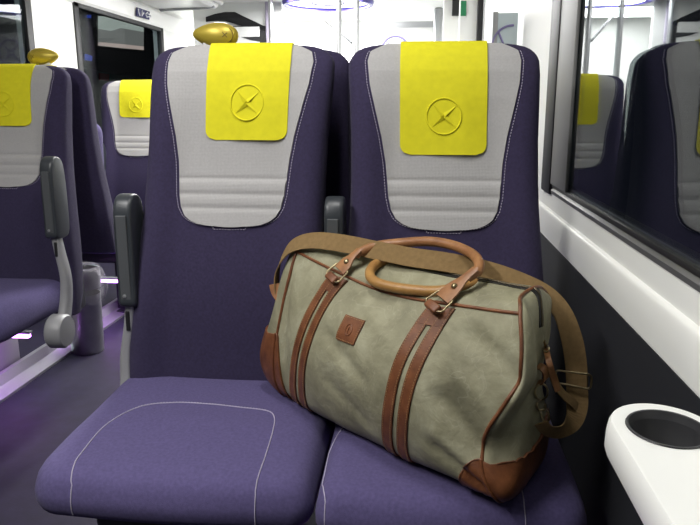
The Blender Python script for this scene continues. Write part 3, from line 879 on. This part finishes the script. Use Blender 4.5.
# small table with a cup well, on the right wall
tb = empty('side_table', (.30, .3, .70), 'white side table with round cup well under the window sill', 'table')
def tobj(name, bm, m, parent=None, smooth=True):
    bmesh.ops.transform(bm, matrix=Matrix.Translation((-.30, -.3, -.70)), verts=bm.verts)
    return obj(name, bm, m, parent or tb, smooth, 35)
cx, cy, rt, ZT = .3035, .802, .0610, .752
def tout(g, y0=-.35):
    r = rt+g; pts = []
    for k in range(33):
        a = R(180-180*k/32); pts.append((cx+r*math.cos(a), cy+(r+.008)*math.sin(a)))
    return pts+[(cx+r, y0), (cx-r, y0)]
b = bmesh.new(); hr = .0460
prof = [(-.004, .704), (.003, .708), (.0055, .716), (.0050, .734), (.0030, .7465), (.0005, .7515), (-.003, ZT)]
rows = [[Vector((x if x < .3695 else .3695, y, z)) for x, y in tout(g)] for g, z in prof]
V = grid(b, rows, close_u=True); cap(b, V[0])
# top face as a strip between the outline and the hole
outp = V[-1]; n = len(outp)
hole = []
for v in outp:
    d = Vector((v.co.x-cx, v.co.y-cy)); 
    a = math.atan2(d.y, d.x); hole.append(None)
angs = [PI-PI*k/32 for k in range(33)]
hv = [b.verts.new((cx+.0005+hr*math.cos(a), cy-.005+(hr+.004)*math.sin(a), ZT)) for a in angs]
hv2 = [b.verts.new((cx+.0005+hr*math.cos(-PI*k/32), cy-.005+(hr+.004)*math.sin(-PI*k/32), ZT)) for k in range(1, 32)]
for k in range(32): b.faces.new((outp[k], outp[k+1], hv[k+1], hv[k]))
lowr = [hv[32]]+hv2+[hv[0]]                          # right round the near side back to left
e1, e0 = outp[33], outp[34]
b.faces.new([outp[32], e1]+[]+[lowr[16]]+lowr[0:16][::-1]) if False else None
m1 = b.verts.new((outp[32].co.x, cy-.09, ZT)); m0 = b.verts.new((outp[0].co.x, cy-.09, ZT)); mc = b.verts.new((cx, cy-.09, ZT))
b.faces.new([outp[32]]+lowr[:17]+[mc, m1]); b.faces.new([mc]+lowr[16:]+[outp[0], m0])
b.faces.new([m1, mc, m0, e0, e1])
tt = tobj('table_top', b, M['white'])
b = bmesh.new()
R2 = lambda r, z, s=40: [Vector((cx+.0005+r*math.cos(2*PI*k/s), cy-.005+(r+.004)*math.sin(2*PI*k/s), z)) for k in range(s)]
grid(b, [R2(hr+.0015, ZT+.0005), R2(hr+.0005, ZT+.0022), R2(hr-.002, ZT+.0018), R2(hr-.003, ZT-.002), R2(hr-.005, ZT-.008)], close_u=True)
Vv = grid(b, [R2(hr-.005, ZT-.008), R2(hr-.008, ZT-.05), R2(hr-.012, ZT-.062), R2(.004, ZT-.064)], close_u=True)
tobj('cup_well', b, M['cup'])
b = bmesh.new(); bx(b, .30, .3695, .25, .31, .50, .705, .006); tobj('table_bracket', b, M['darkgrey'])

# ------------------------------------------------------------------ things across the aisle
def led_strip(name, x0, x1, y0, y1, z, label, group):
    r = empty(name, ((x0+x1)/2, (y0+y1)/2, z), label, 'light', group)
    b = bmesh.new(); bx(b, -(x1-x0)/2, (x1-x0)/2, -(y1-y0)/2, (y1-y0)/2, .008, .020, .002)
    obj('strip_housing', b, M['alu'], r)
    b = bmesh.new(); bx(b, -(x1-x0)/2+.004, (x1-x0)/2-.004, -(y1-y0)/2-.004, (y1-y0)/2-.004, -.006, .010, .002)
    obj('strip_lens', b, M['ledviolet'], r)
    return r
led_strip('light_strip', -1.70, -1.50, 2.43, 2.455, .250, 'glowing violet light strip under the left-edge seat', 'violet light strips under the seats')
led_strip('light_strip', -1.70, -1.52, 3.30, 3.325, .250, 'violet light strip glowing beyond the steel bin', 'violet light strips under the seats')
led_strip('light_strip', -.30, .10, 1.25, 1.28, .22, 'violet light strip hidden under the nearest pair of seats', 'violet light strips under the seats')
b = bmesh.new()                                       # plinth edge below the left seats
prism(b, [(-1.70, 0), (-1.60, 0), (-1.60, .012), (-1.665, .022), (-1.68, .06), (-1.70, .06)], 1.2, 4.4)
struct('trim_5', b, M['alu'])
b = bmesh.new(); bx(b, -1.98, -1.715, 2.50, 2.70, 0, .245, .01)
tag(obj('under_seat_box', b, M['greyplastic'], None, True), 'grey box under the left-edge seat lit violet', 'box')
# steel bin with a liner
bn = empty('waste_bin', (-1.540, 2.96, 0), 'round steel waste bin with clear liner standing in the aisle', 'bin')
bn.scale = (1, 1, 1.13)
b = bmesh.new()
lathe(b, [(.0, .0), (.070, .0), (.074, .006), (.078, .25), (.076, .25), (.071, .012), (0, .010)], 40)
obj('bin_body', b, M['steel'], bn, True)
b = bmesh.new()
lathe(b, [(.080, .275), (.082, .275), (.0835, .35), (.082, .354), (.079, .352), (.078, .276), (.080, .275)], 40)
obj('bin_rim', b, M['steel'], bn, True)
b = bmesh.new(); rows = []
for k, (r_, z_) in enumerate([(.074, .352), (.080, .364), (.0855, .357), (.0865, .33), (.0870, .29), (.088, .262), (.090, .24), (.083, .22)]):
    rows.append([Vector(((r_+(.0025 if k > 3 else .001)*math.sin(q*7+k))*math.cos(q), (r_+(.0025 if k > 3 else .001)*math.sin(q*5+k*2))*math.sin(q), z_+(.010 if k > 4 else .002)*math.sin(q*4+k))) for q in [2*PI*j/48 for j in range(48)]])
grid(b, rows, close_u=True)
rows = []
for k in range(9):                                    # loose knot of film hanging on the aisle side
    t = k/8; c = Vector((.088+.030*math.sin(t*PI), -.02+.02*t, .36-.15*t))
    rows.append([c+Vector((.012*math.cos(q)*(1.2-t)+.003*math.sin(q*3+k), .020*math.sin(q)*(1.2-t), .006*math.sin(q*2+k))) for q in [2*PI*j/14 for j in range(14)]])
grid(b, rows, close_u=True)
obj('bin_liner', b, M['film'], bn, True, 180)

# ------------------------------------------------------------------ vestibule and ceiling things
def pole(px, Y, label, r=.021):
    p = at(px, 30, Y=Y)
    o = empty('grab_pole', (p.x, p.y, 0), label, 'pole', 'vertical grab poles near the doors')
    b = bmesh.new(); tube(b, [Vector((0, 0, .0)), Vector((0, 0, ZC))], r, 20); obj('pole_tube', b, M['pole'], o, True)
    for z0, z1 in ((0, .03), (ZC-.03, ZC)):
        b = bmesh.new(); lathe(b, [(r, z0), (r*2.1, z0), (r*2.1, z1), (r, z1)], 24); obj('pole_collar', b, M['alu'], o, True)
pole(339, 5.2, 'silver pole in the aisle, left of the pair above the seat gap')
pole(357, 5.8, 'silver pole rising directly over the gap between near seats')
pole(271, 6.6, 'pale silver pole beside the dark glass panel')
b = bmesh.new(); tube(b, [at(323, 18, Y=6.6), at(352, 43, Y=5.9)], .011, 10)
tag(obj('sloping_handrail', b, M['darkgrey'], None, True), 'thin dark sloping handrail behind the silver poles', 'handrail')
# round ceiling lamp
c = Vector((at(328, 2, Z=ZC-.03).x, at(328, 2, Z=ZC-.03).y, ZC))
lm = empty('round_ceiling_lamp', c, 'large round white ceiling lamp with a violet rim', 'lamp')
rl = .40
b = bmesh.new(); lathe(b, [(rl-.03, 0), (rl+.02, 0), (rl+.035, -.03), (rl+.025, -.065), (rl-.01, -.065), (rl-.02, -.02)], 56); obj('lamp_rim', b, M['violetrim'], lm, True)
b = bmesh.new(); lathe(b, [(rl-.015, -.035), (.01, -.035)], 56); obj('lamp_diffuser', b, M['ledwhite'], lm, True)
b = bmesh.new(); lathe(b, [(.16, -.036), (.165, -.044), (.15, -.044), (.14, -.036)], 40); obj('lamp_inner_ring', b, M['violetrim'], lm, True)
# end wall panels and emblem
def emblem_flat(name, c, r, label, w=.006, part=None, m='logo', halfonly=False):
    b = bmesh.new()
    tube(b, [c+Vector((r*math.cos(a), 0, r*math.sin(a))) for a in [2*PI*k/48 for k in range(48)]], w, 6, closed=True)
    for ang in (45, 135, 225, 315):
        a = R(ang); d = Vector((math.cos(a), 0, math.sin(a))); n_ = Vector((-d.z, 0, d.x))
        v = [b.verts.new(c+d*r+Vector((0, -.001, 0))), b.verts.new(c+n_*r*.14+d*r*.1+Vector((0, -.001, 0))), b.verts.new(c-n_*r*.14+d*r*.1+Vector((0, -.004, 0)))]
        b.faces.new(v)
    return obj(name, b, M[m], part)
YP = 7.6
pl = at(362, 40, Y=YP); pr = at(433, 40, Y=YP)
ep = empty('glazed_partition', ((pl.x+pr.x)/2, YP, 0), 'white glazed partition with a violet circular emblem, far end', 'partition')
b = bmesh.new(); hw = (pr.x-pl.x)/2
bx(b, -hw, hw, 0, .03, 0, 1.93); obj('partition_panel', b, M['whitematt'], ep)
b = bmesh.new(); bx(b, hw, hw+.10, -.06, .04, 0, ZC, .03, 4); bx(b, -hw, hw, -.01, .03, 1.93, 1.99); obj('partition_frame', b, M['alu'], ep, True)
lc = at(395, 50, Y=YP)-Vector(((pl.x+pr.x)/2, YP, 0)); lc.y = -.006
emblem_flat('violet_emblem', lc, .140, '', .011, ep)
# door pocket with green sign and black seal on the right, beyond the seats
def slab(name, px0, px1, Y, z0, z1, m, label, cat, dep=.06, bev=.004):
    a = at(px0, 30, Y=Y).x; b_ = at(px1, 30, Y=Y).x
    o = bmesh.new(); bx(o, -(b_-a)/2, (b_-a)/2, 0, dep, z0, z1, bev)
    r = obj(name, o, m, None); r.location = ((a+b_)/2, Y, 0); tag(r, label, cat); return r
b = slab('door_pocket_panel', 443, 461, 5.2, 0, 2.1, M['whitematt'], 'pale grey-white upright door panel beyond the window seat headrest', 'panel')
b = slab('door_frame_panel', 459, 478, 4.6, 0, 2.1, M['whitematt'], 'white upright panel carrying the small green sign', 'panel')
b = slab('door_seal', 477, 483, 4.55, 0, 2.1, M['rubber'], 'black upright door seal behind the window seat headrest', 'seal', .05)
b = slab('door_leaf', 483, 494, 4.50, 0, 2.1, M['alu'], 'light grey door edge right of the black seal', 'door', .05)
def plate(name, px0, px1, y0, y1, Y, m, label, cat, t=.006):
    a = at(px0, y0, Y=Y); c_ = at(px1, y1, Y=Y)
    o = bmesh.new(); bx(o, -(c_.x-a.x)/2, (c_.x-a.x)/2, -t, 0, -(a.z-c_.z)/2, (a.z-c_.z)/2, .0015)
    r = obj(name, o, m, None); r.location = ((a.x+c_.x)/2, Y, (a.z+c_.z)/2)
    if label: tag(r, label, cat)
    return r
plate('green_sign', 461, 466, 1, 16, 4.60, M['green'], 'small green sign on the white door panel', 'sign')
plate('green_sign', 490, 492.5, -6, 14, 4.50, M['green'], 'thin green sign strip on the grey door edge', 'sign')
plate('black_door_camera', 452.5, 459, -8, 16, 5.20, M['rubber'], 'black box high on the door panel beside the green sign', 'box', .05)
# pale glass screen with part of a circular emblem
a_ = at(493, 13, Y=2.8); c_ = at(513, 120, Y=2.8)
gs = empty('glass_screen', ((a_.x+c_.x)/2, 2.8, 0), 'pale blue glass screen with a partly seen circular emblem', 'screen')
b = bmesh.new(); hw = (c_.x-a_.x)/2; bx(b, -hw, hw, 0, .012, .35, a_.z, .002); obj('screen_glass', b, M['paleglass'], gs)
b = bmesh.new(); bx(b, -hw, -hw+.02, -.005, .02, 0, a_.z+.004, .002); obj('screen_post', b, M['alu'], gs)
b = bmesh.new(); cc = at(512, 46, Y=2.8)-Vector(((a_.x+c_.x)/2, 2.8, 0)); rr = .075
pts = [cc+Vector((rr*math.cos(R(q)), -.004, rr*math.sin(R(q)))) for q in range(88, 275, 6)]
tube(b, pts, .0042, 6); tube(b, [cc+Vector((-.03, -.004, .0)), cc+Vector((-rr*.72, -.004, rr*.7))], .004, 6)
obj('violet_emblem', b, M['logo'], gs)
# dark glass panel with black arched band, far left
a_ = at(204, 2, Y=7.0); c_ = at(266, 46, Y=7.0)
dk = empty('dark_glass_panel', ((a_.x+c_.x)/2, 7.0, 0), 'charcoal glass door window above the gold handle', 'window')
hw = (c_.x-a_.x)/2; mx_ = (a_.x+c_.x)/2
b = bmesh.new(); bx(b, -hw-.12, hw+.16, .02, .06, 0, ZC); obj('door_surround', b, M['whitematt'], dk)
b = bmesh.new(); bx(b, -hw, hw, .0, .03, 1.40, 1.90, .012); obj('dark_pane', b, M['darkglass'], dk)
b = bmesh.new(); bx(b, hw, hw+.05, -.01, .03, 1.35, ZC, .01); obj('lilac_frame', b, M['lilac'], dk)
b = bmesh.new()
up_ = [at(x, y, Y=7.0) for x, y in ((206, 17), (215, 14), (225, 12), (235, 12), (245, 17), (256, 22), (266, 27))]
lo_ = [at(x, y, Y=7.0) for x, y in ((206, 22), (215, 21), (225, 21), (235, 24), (245, 27), (256, 28), (266, 31))]
V1 = [[b.verts.new((p.x-mx_, yy, p.z)) for p in L_] for yy in (-.006, .002) for L_ in (up_, lo_)]
for q, r_ in ((0, 1), (2, 3), (0, 2), (1, 3)):
    for i in range(6): b.faces.new((V1[q][i], V1[q][i+1], V1[r_][i+1], V1[r_][i]))
obj('black_band', b, M['darkarch'], dk)
pa_ = at(233, 27, Y=7.0); pb_ = at(260, 46, Y=7.0)
b = bmesh.new(); bx(b, pa_.x-mx_, pb_.x-mx_, -.008, .0, pb_.z, pa_.z, .002); wl_ = obj('white_lower_panel', b, M['whitematt'], dk)
b = bmesh.new(); q_ = [at(x, y, Y=7.0) for x, y in ((241, 37), (250, 37), (262, 36.5), (262, 42), (250, 40))]
A_ = [b.verts.new((p.x-mx_, -.012, p.z)) for p in q_]; B2_ = [b.verts.new((p.x-mx_, -.008, p.z)) for p in q_]
cap(b, A_); cap(b, B2_[::-1])
for i_ in range(5): b.faces.new((A_[i_], A_[(i_+1) % 5], B2_[(i_+1) % 5], B2_[i_]))
obj('dark_wedge', b, M['darkglass'], wl_)
# luggage rack on the left
rk = empty('luggage_rack', (-2.1, 5.0, 1.965), 'white luggage rack with a bright lip above the left windows', 'rack')
b = bmesh.new(); y0, y1 = -5.0, 1.5
prism(b, [(-.27, .02), (.22, .03), (.25, .05), (.25, .07), (.22, .075), (-.27, .06)], y0, y1); obj('rack_shelf', b, M['white'], rk)
b = bmesh.new(); tube(b, [Vector((.27, y0, .085)), Vector((.27, y1+.03, .085))], .022, 14); obj('rack_rail', b, M['bracket'], rk, True)
for yy in (-4.2, -2.2, -.2, 1.40):
    b = bmesh.new(); prism(b, [(-.27, .0), (.1, .01), (.24, .03), (.24, .05), (-.27, .05)], yy-.015, yy+.015); obj('rack_bracket', b, M['alu'], rk)
# small navy sign with white pictograms on the cornice
a_ = at(137, 10, X=XL+.047); c_ = at(148, 17, X=XL+.047)
yc, zc = 5.95, 1.892
sg = empty('pictogram_sign', (XL+.047, yc, zc), 'small navy sign with white pictograms above the far left window', 'sign')
hy = .135; hz = .034
b = bmesh.new(); bx(b, 0, .012, -hy, hy, -hz, hz, .002)
bmesh.ops.transform(b, matrix=Matrix.Rotation(R(8), 4, 'Y'), verts=b.verts); obj('sign_plate', b, M['navy'], sg)
for x0, sh in ((-.13, 0), (-.045, 1), (.03, 2), (.085, 3)):
    b = bmesh.new()
    if sh == 0: tube(b, [Vector((.0165, x0, .022)), Vector((.0165, x0+.012, 0)), Vector((.0165, x0+.045, -.024))], .005, 5)
    if sh == 1: tube(b, [Vector((.0165, x0, .022)), Vector((.0165, x0, -.022)), Vector((.0165, x0+.035, .010))], .005, 5)
    if sh == 2: tube(b, [Vector((.0165, x0+.04, .02)), Vector((.0165, x0, .0)), Vector((.0165, x0+.04, -.02))], .005, 5)
    if sh == 3: tube(b, [Vector((.0165, x0, .010)), Vector((.0165, x0+.06, .010)), Vector((.0165, x0+.06, -.012)), Vector((.0165, x0, -.012))], .005, 5)
    bmesh.ops.transform(b, matrix=Matrix.Rotation(R(8), 4, 'Y'), verts=b.verts); obj('pictogram', b, M['signwhite'], sg)

# ------------------------------------------------------------------ outside the left windows: another coach
tr = empty('neighbouring_coach', (-4.3, 7.5, 0), 'dark neighbouring train coach with one lit window, outside on the left', 'train')
XT = -4.3
def T(px, py): 
    p = at(px, py, X=XT); return Vector((0, p.y-7.5, p.z))
b = bmesh.new(); bx(b, -2.5, -.02, -8, 9, .1, 3.4, .08); obj('coach_body', b, M['coachbody'], tr, True)
def sheet(name, pts, m, x, par, t=.02):
    b = bmesh.new()
    A = [b.verts.new((x, p.y, p.z)) for p in pts]; B_ = [b.verts.new((x-t, p.y, p.z)) for p in pts]
    cap(b, A); cap(b, B_[::-1]); n = len(pts)
    for i in range(n): b.faces.new((A[i], A[(i+1) % n], B_[(i+1) % n], B_[i]))
    return obj(name, b, m, par)
zt = 2.9; ya = T(60, 50).y; yb_ = T(165, 50).y
sheet('window_band', [Vector((0, ya, zt)), Vector((0, yb_+1.5, zt)), Vector((0, yb_+1.5, 1.45))]+[T(x, y) for x, y in ((150, 75), (140, 76), (120, 75), (100, 71), (85, 66), (60, 62))], M['darkarch'], .0, tr)
lw_ = sheet('lit_window', [T(98, 29), T(98, 16), T(120, 18), T(143, 24), T(143, 32), T(120, 28), T(110, 31)], M['lit1'], .012, tr)
sheet('lit_soffit', [T(98, 43), T(98, 29), T(110, 31), T(120, 28), T(143, 32), T(143, 47), T(120, 44)], M['lit2'], .012, lw_)
sheet('lit_lower_band', [T(98, 45.5), T(98, 42), T(120, 44), T(143, 46.5), T(143, 50), T(120, 48)], M['lit3'], .013, lw_)
b = sheet('blue_light', [T(84, 60), T(84, 54), T(90, 56), T(90, 61)], M['ledblue'], .03, tr)
b = sheet('blue_light', [T(86, 18), T(86, 15), T(89, 15), T(89, 18)], M['ledblue'], .03, tr)
rs = sheet('red_notice', [T(99, 80), T(99, 73), T(108, 74), T(108, 81)], M['red'], .015, tr)
b = bmesh.new()
bx(b, -6.5, -2.55, -6, 20, -.9, -.8); tag(obj('track_bed', b, M['coachbody'], None), kind='structure')

# ------------------------------------------------------------------ lights
def area(name, loc, sx, sy, power, col=(1, 1, 1), rot=(0, 0, 0), spread=None):
    l = bpy.data.lights.new(name, 'AREA'); l.shape = 'RECTANGLE'; l.size = sx; l.size_y = sy
    l.energy = power; l.color = col
    if spread: l.spread = spread
    o = bpy.data.objects.new(name, l); COL.objects.link(o); o.location = loc; o.rotation_euler = rot
    return o
def ceiling_lamp(x, y0, y1, w, power, label):
    r = empty('ceiling_light', (x, (y0+y1)/2, ZC), label, 'lamp', 'long ceiling light strips')
    b = bmesh.new(); bx(b, -w/2-.015, w/2+.015, -(y1-y0)/2, (y1-y0)/2, -.012, -.0005, .003); obj('light_housing', b, M['whitematt'], r)
    b = bmesh.new(); bx(b, -w/2, w/2, -(y1-y0)/2+.01, (y1-y0)/2-.01, -.018, -.010, .002); obj('light_diffuser', b, M['ledwhite'], r)
    o = area('strip_lamp', (x, (y0+y1)/2, ZC-.022), w, y1-y0-.02, power, (1, .985, .96))
    return r
ceiling_lamp(-1.10, -.2, .95, .16, 34, 'long white ceiling strip over the aisle, nearest part')
ceiling_lamp(-.95, 3.0, 5.9, .16, 130, 'long white ceiling strip over the aisle, farther part')
ceiling_lamp(-.25, .85, 1.35, .10, 9, 'narrow ceiling strip over the window seats')
area('round_lamp_light', (c.x, c.y, ZC-.05), .7, .7, 70)
area('vestibule_light', (-1.0, 7.9, ZC-.03), 1.6, .8, 85)
area('violet_glow', (-1.60, 2.44, .238), .2, .03, .7, (.55, .12, 1))
area('violet_glow', (-1.60, 3.31, .238), .2, .03, .9, (.55, .12, 1))
area('added_coach_fill', (-3.2, 4.2, 2.9), 1.5, .3, 70, (.8, .92, 1), (0, R(-60), 0))  # added fill with no seen source, brightens the coach outside
area('violet_glow', (-.1, 1.27, .21), .35, .03, .8, (.4, .12, 1))

wd = bpy.data.worlds.new('night'); bpy.context.scene.world = wd; wd.use_nodes = True
wd.node_tree.nodes['Background'].inputs[0].default_value = (.02, .025, .035, 1)
wd.node_tree.nodes['Background'].inputs[1].default_value = .4

cam = bpy.data.cameras.new('camera'); co = bpy.data.objects.new('camera', cam); COL.objects.link(co)
cam.sensor_width = 36; cam.lens = FPX/700*36; cam.clip_start = .02
co.matrix_world = Matrix(((CR.x, -CD.x, -CF.x, 0), (CR.y, -CD.y, -CF.y, 0), (CR.z, -CD.z, -CF.z, EYE), (0, 0, 0, 1)))
sc = bpy.context.scene; sc.camera = co
sc.view_settings.view_transform = 'Standard'; sc.view_settings.look = 'None'
sc.view_settings.exposure = .0; sc.view_settings.gamma = 1; sc.view_settings.use_curve_mapping = False
